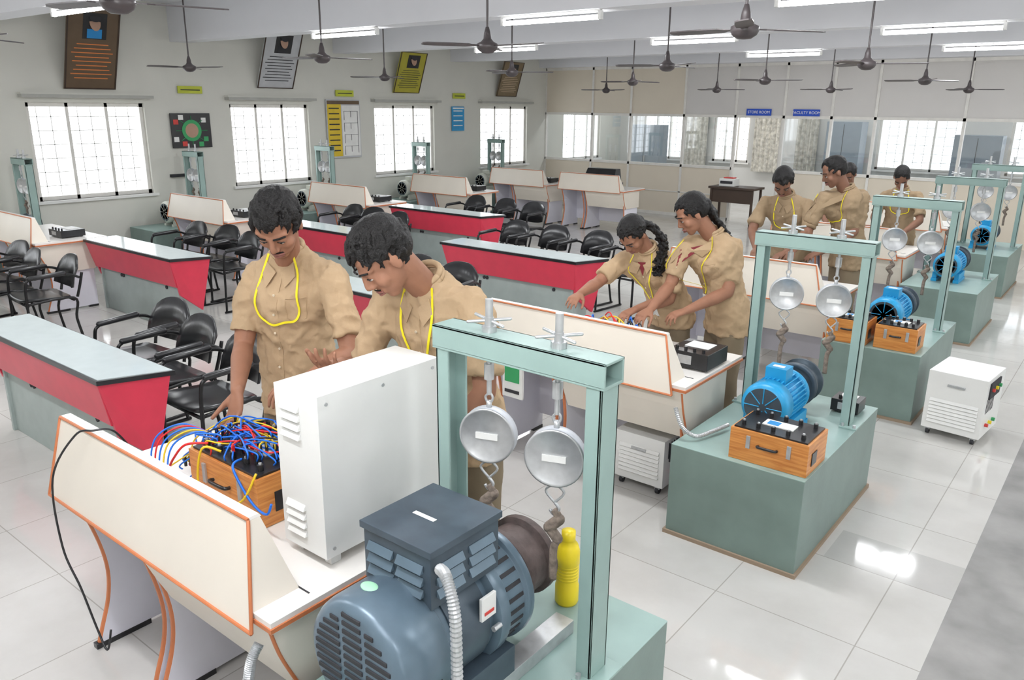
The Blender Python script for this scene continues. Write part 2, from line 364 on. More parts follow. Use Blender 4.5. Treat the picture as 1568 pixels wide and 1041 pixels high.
# ------------------------------------------------------------------ lab bench
def bench_mesh(w=1.36):
    m=MB()
    def xr(z): return w-.03-(z-.70)/.3*.10
    pl=[(0.02,.70),(.10,.99),(.14,.99),(.20,.752),(.04,.752)]
    m.loft([[V((0,a,b)) for a,b in pl],[V((xr(b),a,b)) for a,b in pl]],CREAM,sm=False)
    pl=[(.10,.99),(.145,.99),(.138,1.0),(.105,1.0)]
    m.loft([[V((0,a,b)) for a,b in pl],[V((xr(b),a,b)) for a,b in pl]],WLAM,sm=False)
    e=.006
    for P in ([(0,.018,.70),(xr(.7),.018,.70)],[(0,.10,.995),(xr(.99),.10,.995)],[(xr(.7),.018,.70),(xr(.99),.10,.993)],[(0,.018,.70),(0,.10,.993)]):
        m.tube(P,e,ORG,n=6,spl=1)
    m.box((0,.04,.715),(w+.035,.77,.752),WLAM)
    m.box((-.004,.036,.72),(w+.040,.776,.735),ORG)
    m.box((.02,.198,.752),(w,.204,.754),DKG)
    # pedestal with curved front
    pc=[(.05,.715),(.075,.62),(.115,.52),(.16,.42),(.62,.42),(.62,.715)]
    m.prism(pc,'x',w-.78,w+.01,CREAM)
    m.tube([(w+.012,a,b) for a,b in pc[:4]],.006,ORG,n=6,spl=3)
    fr=[(.06,.715),(.11,.6),(.15,.45),(.165,.32),(.15,.2),(.11,.08),(.09,.02)]
    frs=[(p.x,p.y) for p in spline([V((a,b,0)) for a,b in fr],4)]
    for x in (.06,.50,w-.80,w-.02):
        m.prism(frs+[(.60,.02),(.60,.715)],'x',x-.012,x+.012,LAV)
        m.tube([(x,a,b) for a,b in frs],.011,ORG,n=6,spl=1)
        m.box((x-.016,.07,0),(x+.016,.3,.022),BLK)
        m.box((x-.016,.5,0),(x+.016,.6,.022),BLK)
    m.box((.05,.56,.12),(w-.02,.58,.715),LAV)
    return m.mesh('laboratory_bench')
BM=bench_mesh()
BY=[1.03,3.56,6.05,8.5,10.95];BX=[-3.1,-3.1,-3.14,-3.19,-3.27]
for x,y in zip(BX,BY): inst(BM,'laboratory_bench',(x,y,0),0,.003)
LBY=[3.2,5.4,7.7,9.9,12.05]
for y in LBY: inst(BM,'laboratory_bench',(-10.2,y,0),0,.003)
inst(BM,'laboratory_bench',(-8.55,12.05,0),0,.003)
# ------------------------------------------------------------------ concrete plinth, loading frame
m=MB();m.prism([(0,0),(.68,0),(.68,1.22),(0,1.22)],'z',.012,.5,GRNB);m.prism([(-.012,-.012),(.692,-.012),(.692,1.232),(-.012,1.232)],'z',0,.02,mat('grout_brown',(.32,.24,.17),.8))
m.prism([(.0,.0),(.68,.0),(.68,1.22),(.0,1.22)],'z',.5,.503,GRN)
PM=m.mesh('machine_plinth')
def frame_mesh():
    m=MB();t=.008;h=.304;q0=.045
    def chan(x,sx,z0,z1): # C channel open toward centre
        m.box((x,-q0,z0),(x+sx*t,q0,z1),GRN)
        m.box((x,-q0,z0),(x+sx*.05,-q0+t,z1),GRN);m.box((x,q0-t,z0),(x+sx*.05,q0,z1),GRN)
    chan(-h,1,0,.93);chan(h,-1,0,.93)
    g=h+.010;k=.05
    m.box((-g,-k,.925),(g,k,.935),GRN);m.box((-g,-k,.93),(g,-k+.008,1.0),GRN);m.box((-g,k-.008,.93),(g,k,1.0),GRN);m.box((-g,-k,.992),(g,k,1.0),GRN)
    for sx in(-1,1):
        m.box((sx*h-.045,-.075,0),(sx*h+.045,.075,.01),GRN)
        for q in(-1,1): m.cyl((sx*h+q*.03,-.06,.01),(sx*h+q*.03,-.06,.025),.009,STEEL,n=6)
    return m.mesh('loading_frame')
LM=frame_mesh()
def balance_mesh():
    m=MB() # origin at top of beam
    m.cyl((0,0,-.2),(0,0,.07),.008,STEEL,n=10)
    m.cyl((0,0,0),(0,0,.018),.024,STEEL,n=6);m.cyl((0,0,.018),(0,0,.045),.014,STEEL,n=12);m.cyl((0,0,.045),(0,0,.10),.012,STEEL,n=12)
    m.caps((-.06,-.02,.03),(.06,.02,.04),.005,.005,STEEL,n=8)
    m.caps((-.05,.02,.045),(.05,-.02,.025),.005,.005,STEEL,n=8)
    m.cyl((0,0,-.15),(0,0,-.10),.016,STEEL,n=10)
    m.tube([(0,0,-.19),(.012,0,-.21),(0,0,-.23),(-.012,0,-.21),(0,0,-.195)],.004,STEEL,n=6)
    c=-.33
    m.lathe((0,.02,c),(0,-1,0),[(.001,0),(.085,0),(.090,.006),(.090,.034),(.086,.040),(.001,.040)],DIAL,n=40)
    m.lathe((0,-.020,c),(0,-1,0),[(.088,-.004),(.091,.002),(.085,.005),(.082,.001)],STEEL,n=40)
    m.box((-.036,-.025,c-.010),(.036,-.0205,c+.010),PAPER)
    m.tube([(0,0,-.22),(0,0,-.245)],.009,STEEL,n=8,spl=1)
    m.tube([(0,0,c-.088),(.028,0,c-.115),(0,0,c-.15)],.004,STEEL,n=6);m.tube([(0,0,c-.088),(-.028,0,c-.115),(0,0,c-.15)],.004,STEEL,n=6)
    m.tube([(0,0,c-.15),(.014,0,c-.17),(0,0,c-.19),(-.014,0,c-.175)],.005,STEEL,n=6)
    m.tube([(0,0,c-.175),(.012,0,c-.20),(-.008,0,c-.23),(.01,0,c-.27),(0,0,c-.31),(0,0,c-.41)],.012,ROPE,n=10)
    m.caps((.015,0,c-.205),(-.015,0,c-.235),.018,.018,ROPE);m.caps((-.012,0,c-.24),(.012,0,c-.27),.016,.016,ROPE)
    return m.mesh('spring_balance')
SB=balance_mesh()
def rig(px,py,sx=1):
    inst(PM,'machine_plinth',(px,py,0),0,.004)
    fo=inst(LM,'loading_frame',(px+.335,py+.85,.503),0,.002,scale=(sx,1,1))
    for dx in(-.125,.13): inst(SB,'spring_balance',(dx,0,1.0),.35,parent=fo)
def drum(m,y,r,w,cz,mt=BROWN):
    m.lathe((0,y,cz),(0,1,0),[(.03,0),(r-.03,.005),(r-.025,-.01),(r,-.01),(r,.01),(r-.02,.015),(r-.02,w-.015),(r,w-.01),(r,w+.01),(r-.025,w+.01),(r-.03,w-.01),(.03,w-.01)],mt,n=36)
    m.cyl((0,y-.08,cz),(0,y+w+.03,cz),.02,STEEL)
def blue_motor_mesh(body,cap,r=.125):
    m=MB();cz=.045+r
    for sx in(-1,1):
        m.box((sx*.1-.025,.04,0),(sx*.1+.025,.36,.03),body);m.box((sx*.1-.02,.06,.02),(sx*.1+.02,.34,.09),body)
    m.lathe((0,0,cz),(0,1,0),[(.01,0),(r*.75,0),(r*.96,.015),(r,.04),(r,.10)],cap,n=36)
    for k in range(5):
        rr=r*(.2+.14*k);m.lathe((0,-.002,cz),(0,1,0),[(rr,0),(rr+.005,0),(rr+.005,.004),(rr,.004)],GEN2,n=32,sm=False)
    for k in range(8):
        a=k*math.pi/4;m.cyl((.02*math.cos(a),-.004,cz+.02*math.sin(a)),(r*.8*math.cos(a),-.002,cz+r*.8*math.sin(a)),.003,body,n=5)
    m.lathe((0,.1,cz),(0,1,0),[(r*.88,0),(r*.88,.22)],body,n=36)
    for k in range(32):
        a=k*2*math.pi/32;M=Matrix.Translation((0,.1,cz))@Matrix.Rotation(a,4,'Y')
        m.box((r*.86,0,-.003),(r*.99,.21,.003),body,M)
    m.lathe((0,.31,cz),(0,1,0),[(r,0),(r,.03),(r*.8,.05),(.03,.07)],cap,n=36)
    m.box((-.055,.14,cz+r*.8),(.055,.24,cz+r+.05),body)
    m.box((-.03,.17,cz+r+.05),(.03,.2,cz+r+.052),PAPER)
    drum(m,.46,r+.0,.1,cz,GEN2)
    return m.mesh('electric_motor')
BMOT=blue_motor_mesh(BLUE,BLUE);CMOT=blue_motor_mesh(CRM,CRM,.15)
RY=[.89,3.43,5.87,8.34,10.8];RX=[-1.68,-1.68,-1.72,-1.77,-1.85]
for x,y in zip(RX,RY): rig(x,y)
for x,y in list(zip(RX,RY))[1:]:
    inst(BMOT,'electric_motor',(x+.32,y+.36,.504),0)
for y in LBY:
    rig(-10.93,y-.15,.62);inst(CMOT,'electric_motor',(-10.6,y-.15+.35,.504),0)
# ------------------------------------------------------------------ big generator on the near plinth
m=MB();cz=.76;X=-1.375;r=.182
for sx in(-1,1): m.box((X+sx*.13-.035,1.1,.504),(X+sx*.13+.035,1.86,.55),STEEL);m.box((X+sx*.13-.035,1.2,.55),(X+sx*.13+.035,1.55,.64),GEN2)
m.lathe((X,1.09,cz),(0,1,0),[(.01,0),(r*.86,0),(r*.95,.008),(r*1.0,.025),(r*1.02,.05),(r*1.02,.17),(r*.99,.175)],GEN,n=56)
for k in range(-6,7):
    zz=k*.025;w=math.sqrt(max(.0,(r*.82)**2-zz*zz))
    for a,b in ((-w,-.05),(-.035,.035),(.05,w)):
        if b-a>.015: m.box((X+a,1.086,cz+zz-.006),(X+b,1.094,cz+zz+.006),DKG)
m.lathe((X,1.26,cz),(0,1,0),[(r*.86,0),(r*.86,.22)],GEN,n=48)
m.lathe((X,1.30,cz),(0,1,0),[(r*.9,0),(r*.9,.14)],GEN2,n=48)
m.lathe((X,1.46,cz),(0,1,0),[(r*.8,0),(r*1.0,.01),(r*1.0,.05),(r*.93,.055),(r*.93,.13),(r*1.0,.135),(r*1.0,.16),(r*.7,.185),(.05,.2)],GEN,n=48)
for k in range(28):
    a=k*2*math.pi/28;M=Matrix.Translation((X,0,cz))@Matrix.Rotation(a,4,'Y')
    m.box((r*.9,1.52,-.006),(r*.945,1.585,.006),DKG,M)
    if k%4==0: m.cyl(M@V((r*.96,1.44,0)),M@V((r*.96,1.47,0)),.009,STEEL,n=6)
for q in (-.5,-.9):
    for k in range(4): m.box((X+r*1.0,1.12+.03*k,cz+q*.1),(X+r*1.022,1.135+.03*k,cz+q*.1+.03),DKG)
m.lathe((X,1.68,cz),(0,1,0),[(.03,0),(.10,.01),(.10,-.01),(.13,-.01),(.13,.015),(.113,.02),(.113,.10),(.13,.105),(.13,.13),(.10,.13),(.10,.11),(.03,.11)],BROWN,n=40)
m.cyl((X,1.6,cz),(X,1.86,cz),.022,STEEL)
bx0,bx1,by0,by1,bz0,bz1=X-.125,X+.125,1.25,1.52,.92,1.075
m.box((bx0,by0,bz0-.02),(bx1,by1,bz1-.02),GEN2);m.box((bx0-.008,by0-.008,bz1-.02),(bx1+.008,by1+.008,bz1),GEN2)
for k in range(3):
    for c in range(2):
        a=bx0+.02+c*.11;z=bz0+.01+k*.035
        m.hexa([V((a,by0,z)),V((a+.095,by0,z)),V((a+.095,by0,z+.022)),V((a,by0,z+.022)),V((a,by0-.014,z)),V((a+.095,by0-.014,z)),V((a+.095,by0-.002,z+.022)),V((a,by0-.002,z+.022))],GEN)
        a=by0+.02+c*.125
        m.hexa([V((bx1,a,z)),V((bx1,a+.1,z)),V((bx1,a+.1,z+.022)),V((bx1,a,z+.022)),V((bx1+.014,a,z)),V((bx1+.014,a+.1,z)),V((bx1+.002,a+.1,z+.022)),V((bx1+.002,a,z+.022))],GEN)
m.box((X-.05,1.36,bz1),(X+.03,1.375,bz1+.002),PAPER)
m.ell((X-.03,1.18,cz+r*1.01),(.028,.02,.006),mat('sticker_green',(.4,.75,.5),.5))
m.box((X+.158,1.40,.8),(X+.168,1.46,.87),PAPER);m.box((X+.168,1.41,.815),(X+.17,1.45,.825),LR)
m.obj('motor_generator',.003)
def conduit(pts,r=.016,name='flexible_conduit'):
    P=spline([V(p) for p in pts],24);m=MB();R=[];a=None
    for i,p in enumerate(P):
        d=(P[min(i+1,len(P)-1)]-P[max(i-1,0)]).normalized()
        if a is None: a,_=m.frame(d)
        a=(a-d*a.dot(d)).normalized();b=d.cross(a);rr=r*(1 if i%2 else .8);R.append(m.ring(p,a*rr,b*rr,12))
    m.loft(R,STEEL,sm=False);m.obj(name)
conduit([(X+.14,1.27,1.02),(X+.19,1.24,1.03),(X+.235,1.22,.96),(X+.24,1.22,.8),(X+.25,1.21,.65),(X+.26,1.19,.53)])
conduit([(-1.72,1.04,.70),(-1.715,1.01,.67),(-1.715,.99,.6),(-1.715,.96,.45),(-1.715,.84,.25),(-1.715,.8,.03)])
conduit([(-1.72,3.53,.66),(-1.66,3.5,.58),(-1.6,3.54,.53),(-1.56,3.66,.53),(-1.53,3.78,.535)],.012)
# yellow bottle
bq=(-1.325,1.985,.503)
m=MB();m.lathe(bq,(0,0,1),[(.001,0),(.036,0),(.041,.01),(.041,.07),(.038,.075),(.038,.15),(.041,.155),(.041,.2),(.034,.225),(.022,.24),(.024,.242),(.024,.275),(.001,.277)],YEL,n=28)
for k in range(5): m.lathe((bq[0],bq[1],.60+k*.012),(0,0,1),[(.0385,0),(.0395,.002),(.0395,.005),(.0385,.007)],YEL,n=28)
m.obj('yellow_bottle')
# ------------------------------------------------------------------ white cabinet on bench 1
def louv(m,x,y,z,w,mt=WHT): # on -y face
    m.hexa([V((x,y,z)),V((x+w,y,z)),V((x+w,y,z+.02)),V((x,y,z+.02)),V((x,y-.012,z)),V((x+w,y-.012,z)),V((x+w,y-.002,z+.02)),V((x,y-.002,z+.02))],mt)
m=MB();x0,x1,y0,y1,z0,z1=-2.0,-1.79,1.34,1.85,.79,1.33
m.box((x0,y0,z0),(x1,y1,z1),WHT)
for x in (x0+.02,x1-.05):
    for y in (y0+.03,y1-.07): m.box((x,y,.753),(x+.03,y+.04,z0),WHT)
for zb in(.84,1.17):
    for k in range(4): louv(m,x0+.03,y0,zb+k*.03,.09)
for y in (y0+.03,y1-.03,(y0+y1)/2):
    for z in (z0+.03,z1-.03): m.cyl((x1,y,z),(x1+.004,y,z),.006,STEEL,n=10)
m.obj('white_load_cabinet',.006)
# ------------------------------------------------------------------ wooden instrument boxes
def kit(m,x0,y0,z0,w,d,h):
    m.box((x0,y0,z0),(x0+w,y0+d,z0+h),WOOD);m.box((x0+.012,y0+.012,z0+h-.002),(x0+w-.012,y0+d-.012,z0+h+.008),BLK)
    for i in range(5):
        for j in (0,1):
            x=x0+.045+i*(w-.09)/4;y=y0+.05+j*(d-.1);m.cyl((x,y,z0+h),(x,y,z0+h+.03),.011,BLK,n=12);m.cyl((x,y,z0+h+.03),(x,y,z0+h+.036),.006,STEEL,n=10)
    m.box((x0+w*.3,y0+d*.38,z0+h+.008),(x0+w*.7,y0+d*.66,z0+h+.014),PAPER)
    m.box((x0+w*.35,y0+d*.42,z0+h+.014),(x0+w*.5,y0+d*.6,z0+h+.016),LB)
    for sx in(.22,.74): # latches
        m.box((x0+w*sx,y0-.008,z0+h*.45),(x0+w*sx+.02,y0,z0+h*.85),STEEL)
    m.tube([(x0+w*.38,y0-.004,z0+h*.6),(x0+w*.4,y0-.025,z0+h*.62),(x0+w*.6,y0-.025,z0+h*.62),(x0+w*.62,y0-.004,z0+h*.6)],.007,BLK,n=8)
    m.box((x0+w,y0+d*.2,z0+h*.25),(x0+w+.004,y0+d*.45,z0+h*.65),BLK)
m=MB();kit(m,-2.58,1.35,.754,.42,.33,.185);m.obj('wooden_instrument_box',.003)
m=MB();kit(m,-1.39,3.47,.504,.38,.27,.16);m.obj('wooden_instrument_box',.003)
m=MB();kit(m,-1.70,5.9,.504,.28,.25,.17);m.obj('wooden_instrument_box',.003)
m=MB();kit(m,-1.37,5.92,.504,.28,.25,.17);m.obj('wooden_instrument_box',.003)
def bbox(name,x,y,z,w=.3,d=.22,h=.09):
    m=MB();m.box((x,y,z+.01),(x+w,y+d,z+h),BLK)
    for i in range(4): m.cyl((x+.04+i*(w-.08)/3,y+.03,z+h),(x+.04+i*(w-.08)/3,y+.03,z+h+.02),.009,BLK,n=10)
    m.box((x+w*.2,y+d*.4,z+h),(x+w*.8,y+d*.85,z+h+.004),PAPER);m.box((x+w*.25,y-.003,z+h*.3),(x+w*.6,y,z+h*.8),STEEL)
    for a in (.02,w-.04):
        for b in (.02,d-.04): m.box((x+a,y+b,z),(x+a+.02,y+b+.02,z+.01),BLK)
    m.obj(name,.003)
bbox('black_meter_box',-1.96,3.88,.754,.24,.26,.1)
bbox('black_meter_box',-2.52,3.84,.754,.3,.2,.12)
bbox('black_meter_box',-2.6,6.38,.754,.34,.24,.12)
bbox('black_meter_box',-1.2,4.42,.504,.15,.14,.08)
for y in LBY: bbox('black_meter_box',-9.25,y+.36,.754,.3,.25,.08)
# wires on bench 1
m=MB()
for i in range(54):
    c=random.choice('bbrbbbrk' if i<46 else 'y')
    a=V((random.uniform(-2.76,-2.2),random.uniform(1.39,1.64),.945+random.uniform(0,.02)))
    b=V((random.uniform(-2.8,-2.2),random.uniform(1.36,1.68),.945))
    mid=(a+b)/2+V((random.uniform(-.08,.08),random.uniform(-.06,.06),random.uniform(.0,.05)))
    if a.x<-2.6: a.z=.80
    if b.x<-2.6: b.z=.78
    if mid.x<-2.6: mid.z=.9
    m.tube([a,a+V((0,0,.035)),mid,b+V((0,0,.025)),b],.0032,WR[c],n=6,spl=7)
    m.cyl(a-V((0,0,.01)),a+V((0,0,.03)),.006,WR['r' if c=='r' else 'k'],n=8)
for i in range(5):
    xx=-2.62-.03*i;c='bybrb'[i]
    m.tube([(xx+.05,1.5,.92),(xx,1.42,.97),(xx-.05,1.34,.93),(xx-.03,1.30,.84),(xx+.06,1.31,.80)],.0035,WR[c],n=6,spl=7)
m.tube([(-2.41,1.38,.965),(-2.45,1.33,.98),(-2.46,1.31,.84),(-2.36,1.315,.80),(-2.21,1.32,.86),(-2.17,1.36,.96)],.0045,WR['y'],n=6,spl=8)
m.tube([(-2.3,1.39,.965),(-2.26,1.33,.965),(-2.17,1.33,.87),(-2.07,1.32,.86),(-2.05,1.33,.9)],.0045,WR['b'],n=6,spl=8)
m.tube([(-2.51,1.39,.965),(-2.56,1.33,.965),(-2.62,1.31,.9),(-2.66,1.31,.85)],.0045,WR['r'],n=6,spl=8)
m.obj('patch_wires')
m=MB();random.seed(9)
for i in range(16):
    c='rbyk'[i%4];a=V((random.uniform(-2.5,-2.1),random.uniform(3.88,4.04),.89));b=a+V((random.uniform(-.2,.2),random.uniform(-.08,.06),0))
    m.tube([a,(a+b)/2+V((0,0,.06)),b],.004,WR[c],n=6)
m.obj('patch_wires')
m=MB();m.tube([(-2.8,1.25,.90),(-2.8,1.19,1.0),(-2.82,1.13,1.015),(-2.86,1.08,1.0),(-2.9,1.0,.85),(-2.86,.98,.6),(-2.78,.99,.45),(-2.72,1.0,.3),(-2.66,1.0,.24),(-2.68,1.03,.3)],.004,BLK,n=8,spl=8);m.obj('black_cable')
# casters boxes
def cab(name,x0,y0,w,d,h,loc=(0,0,0),rz=0):
    m=MB();m.box((x0,y0,.05),(x0+w,y0+d,h),WHT)
    for a in(.03,w-.05):
        for b in(.03,d-.05): m.cyl((x0+a,y0+b,.022),(x0+a+.02,y0+b,.022),.022,DKG,n=14);m.box((x0+a-.005,y0+b-.015,.03),(x0+a+.025,y0+b+.015,.052),STEEL)
    for k in range(7): louv(m,x0+.03,y0,.1+k*.025,w-.06)
    m.box((x0+w*.35,y0-.012,h-.09),(x0+w*.65,y0,h-.075),STEEL)
    for k in range(6): m.box((x0+w,y0+.05+k*.03,.22),(x0+w+.002,y0+.06+k*.03,.32),DKG)
    m.box((x0+w,y0+.06,h-.14),(x0+w+.01,y0+d*.7,h-.03),DKG)
    for k,c in enumerate((LR,YEL,LG)): m.cyl((x0+w+.01,y0+.1+k*.08,h-.08),(x0+w+.025,y0+.1+k*.08,h-.08),.012,c,n=10)
    for k,c in enumerate((LR,YEL,LG)): m.cyl((x0+w,y0+.1+k*.08,.13),(x0+w+.02,y0+.1+k*.08,.13),.012,c,n=10)
    m.obj(name,.005,loc,rz)
cab('resistive_load_bank',-.17,-.2,.36,.42,.46,(-.765,5.95,0),-.1)
cab('resistive_load_bank',0,0,.32,.3,.34,(-2.2,3.76,0))
# ------------------------------------------------------------------ red tables & chairs
def table_mesh():
    m=MB();w=.93
    top=[(-w,0),(w-.1,0),(w+.04,.36),(-w,.36)]
    m.prism(top,'z',.725,.75,BLK);m.prism([(x*.985,.012+y*.94) for x,y in top],'z',.75,.754,GTOP)
    def slab(p,th,mt): m.hexa([V(q) for q in p]+[V(q)+V(th) for q in p],mt)
    slab([(-w+.02,.01,.725),(w-.12,.01,.725),(w-.16,.07,.46),(-w+.06,.07,.46)],(0,.02,0),RED)
    m.hexa([V(q) for q in [(w-.12,.01,.725),(w+.02,.34,.725),(w-.07,.27,.22),(w-.15,.1,.38)]]+[V(q) for q in [(w-.15,.01,.725),(w-.01,.34,.725),(w-.1,.27,.22),(w-.18,.1,.38)]],RED)
    m.hexa([V(q) for q in [(-w+.02,.01,.725),(-w+.02,.34,.725),(-w+.08,.27,.22),(-w+.08,.1,.38)]]+[V(q) for q in [(-w+.05,.01,.725),(-w+.05,.34,.725),(-w+.11,.27,.22),(-w+.11,.1,.38)]],RED)
    m.box((-w+.12,.12,.0),(w-.2,.14,.7),GREYG)
    for x in (-w+.1,w-.22): m.box((x,.1,0),(x+.03,.34,.7),GREYG)
    for x in (-.4,-.36,.5): m.cyl((x,.118,.42),(x,.11,.42),.018,DKG,n=12)
    m.box((-w+.14,.18,.42),(w-.24,.34,.435),GREYG)
    return m.mesh('red_lecture_table')
TB=table_mesh()
for x,y in [(-4.95,1.7),(-4.95,3.95),(-4.92,6.1),(-7.85,3.7),(-7.8,5.8),(-7.65,7.9),(-8.0,1.6)]: inst(TB,'red_lecture_table',(x,y,0),0,.003)
def chair_mesh():
    m=MB() # faces -y
    sec=[(-.22,.455),(-.2,.468),(-.05,.46),(.12,.445),(.2,.45),(.2,.43),(.1,.42),(-.05,.435),(-.2,.44)]
    R=[]
    for i in range(9):
        x=-.22+.44*i/8;k=1-.12*abs(2*i/8-1)**4;R.append([V((x,a*k,b+.012*abs(2*i/8-1)**2)) for a,b in sec])
    m.loft(R,BLK)
    R=[];n=13
    for i in range(n):
        u=2*i/(n-1)-1;x=.215*u;h=.80-.10*abs(u)**3;lo=.50+.03*abs(u)**2;yb=.25-.06*u*u
        R.append([V((x,yb,lo)),V((x,yb+.025,(lo+h)/2)),V((x,yb+.07,h)),V((x,yb+.085,h)),V((x,yb+.043,(lo+h)/2)),V((x,yb+.018,lo))])
    m.loft(R,BLK)
    for sx in(-1,1):
        x=sx*.235
        m.tube([(x*.86,.24,.44),(x*.92,.27,.55),(x*.92,.30,.66)],.012,BLKT)
        m.tube([(x,-.2,.01),(x,-.19,.3),(x,-.18,.58),(x,-.14,.655),(x,0,.67),(x,.18,.66),(x*.97,.27,.62)],.012,BLKT)
        m.caps((x,-.14,.665),(x,.14,.675),.02,.022,BLK,n=10)
        m.tube([(x,.24,.01),(x*.97,.2,.25),(x*.95,.2,.44),(x*.95,-.19,.43)],.012,BLKT)
        m.tube([(x,-.22,.012),(x,.26,.012)],.012,BLKT,spl=1)
    m.tube([(-.225,.2,.42),(.225,.2,.42)],.011,BLKT,spl=1);m.tube([(-.23,-.18,.42),(.23,-.18,.42)],.011,BLKT,spl=1)
    return m.mesh('office_armchair')
CH=chair_mesh();random.seed(4)
rows=[(-4.2,2.42),(-4.78,2.45),(-5.36,2.5),(-7.72,2.82),(-8.3,2.78),(-8.86,2.8),(-7.7,4.75),(-8.27,4.82),(-8.82,4.8),(-5.3,4.95),(-4.7,4.95),(-7.75,7.0),(-8.3,7.1),(-8.8,7.15),
 (-4.25,7.3),(-4.85,7.35),(-5.45,7.4),(-6.05,7.4),(-7.1,9.15),(-7.68,9.2),(-8.3,9.2)]
for x,y in rows: inst(CH,'office_armchair',(x+random.uniform(-.02,.02),y+random.uniform(-.05,.05),0),random.uniform(-.15,.15))
# ------------------------------------------------------------------ far clutter
m=MB();m.box((-.17,-.12,0),(.17,.12,.36),BLK);m.box((-.13,-.16,.03),(.13,-.12,.2),BLK);m.tube([(-.05,0,.36),(-.04,0,.43),(.04,0,.43),(.05,0,.36)],.012,BLK);m.tube([(-.14,-.13,.33),(-.18,-.18,.2),(-.14,-.13,.05)],.012,DKG);m.obj('backpack',.03,(-6.75,14.0,0),.3)
m=MB();m.box((-.45,-.25,.7),(.45,.25,.74),FR)
for x in(-.42,.38):
    for y in(-.22,.18): m.box((x,y,0),(x+.04,y+.04,.7),FR)
m.box((-.42,-.2,.45),(.42,-.18,.7),FR);m.obj('dark_desk',.004,(-6.1,14.4,0))
m=MB();m.box((-.15,-.12,0),(.15,.12,.14),WHT);m.box((-.12,-.14,.05),(.12,-.12,.1),DKG);m.box((-.1,-.05,.14),(.1,.1,.16),LR);m.obj('desktop_printer',.008,(-6.25,14.4,.741))
m=MB()
m.box((-.3,-.16,0),(.3,.2,.05),BLK);m.hexa([V(p) for p in [(-.28,-.1,.05),(.28,-.1,.05),(.28,.18,.05),(-.28,.18,.05),(-.25,.02,.2),(.25,.02,.2),(.25,.18,.2),(-.25,.18,.2)]],BLK)
for k in range(6): m.cyl((-.22+k*.09,-.12,.05),(-.22+k*.09,-.12,.08),.015,STEEL,n=10)
CO=m.mesh('meter_console')
inst(CO,'meter_console',(-7.9,12.5,.754),0,.005,scale=(1.2,1,1.6))
m=MB();m.box((0,0,0),(.02,.15,.22),PAPER);m.box((.02,.02,.1),(.024,.13,.2),LG);m.box((.02,.02,.03),(.024,.13,.05),DKG);m.obj('safety_notice',0,(-2.9,3.58,.44),-math.pi/2)
# ------------------------------------------------------------------ people
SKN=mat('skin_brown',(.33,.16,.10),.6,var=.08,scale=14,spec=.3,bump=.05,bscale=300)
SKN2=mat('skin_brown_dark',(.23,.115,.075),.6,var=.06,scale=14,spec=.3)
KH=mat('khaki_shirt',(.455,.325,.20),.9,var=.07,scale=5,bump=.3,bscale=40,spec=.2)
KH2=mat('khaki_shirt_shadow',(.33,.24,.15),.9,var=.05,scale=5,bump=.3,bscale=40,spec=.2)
TR=mat('trouser_drab',(.22,.17,.11),.85,var=.06)
HAIR=mat('black_hair',(.006,.005,.005),.5,var=.3,scale=60,bump=.6,bscale=180,spec=.35)
LIP=mat('lips',(.26,.10,.08),.5);EYE=mat('eye_white',(.6,.58,.55),.3);IRIS=mat('iris_dark',(.02,.012,.01),.2)
LAN=mat('lanyard_yellow',(.88,.75,.02),.5);BTN=mat('button',(.7,.6,.45),.4);MAR=mat('maroon_inner',(.2,.02,.03),.8)
SHOE=mat('shoe_black',(.02,.02,.02),.4)
tex=D.textures.new('folds','CLOUDS');tex.noise_scale=.11;tex.noise_depth=3
tex2=D.textures.new('creases','MUSGRAVE');tex2.noise_scale=.07;tex2.musgrave_type='RIDGED_MULTIFRACTAL'
def remesh(mb,name,vox,sm,parent,fold=0):
    o=mb.obj(name+'_tmp')
    r=o.modifiers.new('r','REMESH');r.mode='VOXEL';r.voxel_size=vox;r.use_smooth_shade=True
    s=o.modifiers.new('s','SMOOTH');s.iterations=sm;s.factor=.5
    if fold:
        d=o.modifiers.new('d','DISPLACE');d.texture=tex;d.strength=fold;d.mid_level=.5;d.texture_coords='GLOBAL'
        d=o.modifiers.new('d2','DISPLACE');d.texture=tex2;d.strength=fold*.18;d.mid_level=.5;d.texture_coords='GLOBAL'
    dg=bpy.context.evaluated_depsgraph_get();me=D.meshes.new_from_object(o.evaluated_get(dg))
    D.objects.remove(o);me.name=name
    for p in me.polygons: p.use_smooth=True
    ob=D.objects.new(name,me);COL.objects.link(ob);ob.parent=parent
    return ob,me
def hand(m,w,d,n,S,side,curl,mt):
    d=d.normalized();n=(n-d*n.dot(d)).normalized();s=d.cross(n)
    R=[]
    for t,a,b in [(-.02,.024,.019),(.01,.027,.019),(.035,.037,.018),(.065,.041,.016),(.09,.040,.012)]:
        R.append(m.ring(w+d*t*S,s*a*S,n*b*S,16))
    m.loft(R,mt)
    for i,(L,r) in enumerate(zip([.072,.082,.077,.06],[.0088,.009,.0086,.0078])):
        p=w+(d*(.078-.004*abs(i-1.4))+s*side*(.031-.0205*i))*S;a=.15
        for k,f in enumerate((.44,.31,.25)):
            a+=curl*(.5 if k==0 else .8)+.04*i
            q=p+(d*math.cos(a)+n*math.sin(a)+s*side*(.12-.08*i)).normalized()*L*f*S
            m.caps(p,q,r*S*(1-.08*k),r*S*(.95-.1*k),mt,n=10);p=q
    p=w+(d*.02+s*side*.026)*S
    for k,(L,r) in enumerate(((.045,.013),(.034,.0105),(.026,.009))):
        dd=(d*(.75+.12*k)+s*side*(.62-.3*k)+n*(.35+.2*k)).normalized();q=p+dd*L*S;m.caps(p,q,r*S,r*S*.88,mt,n=10);p=q
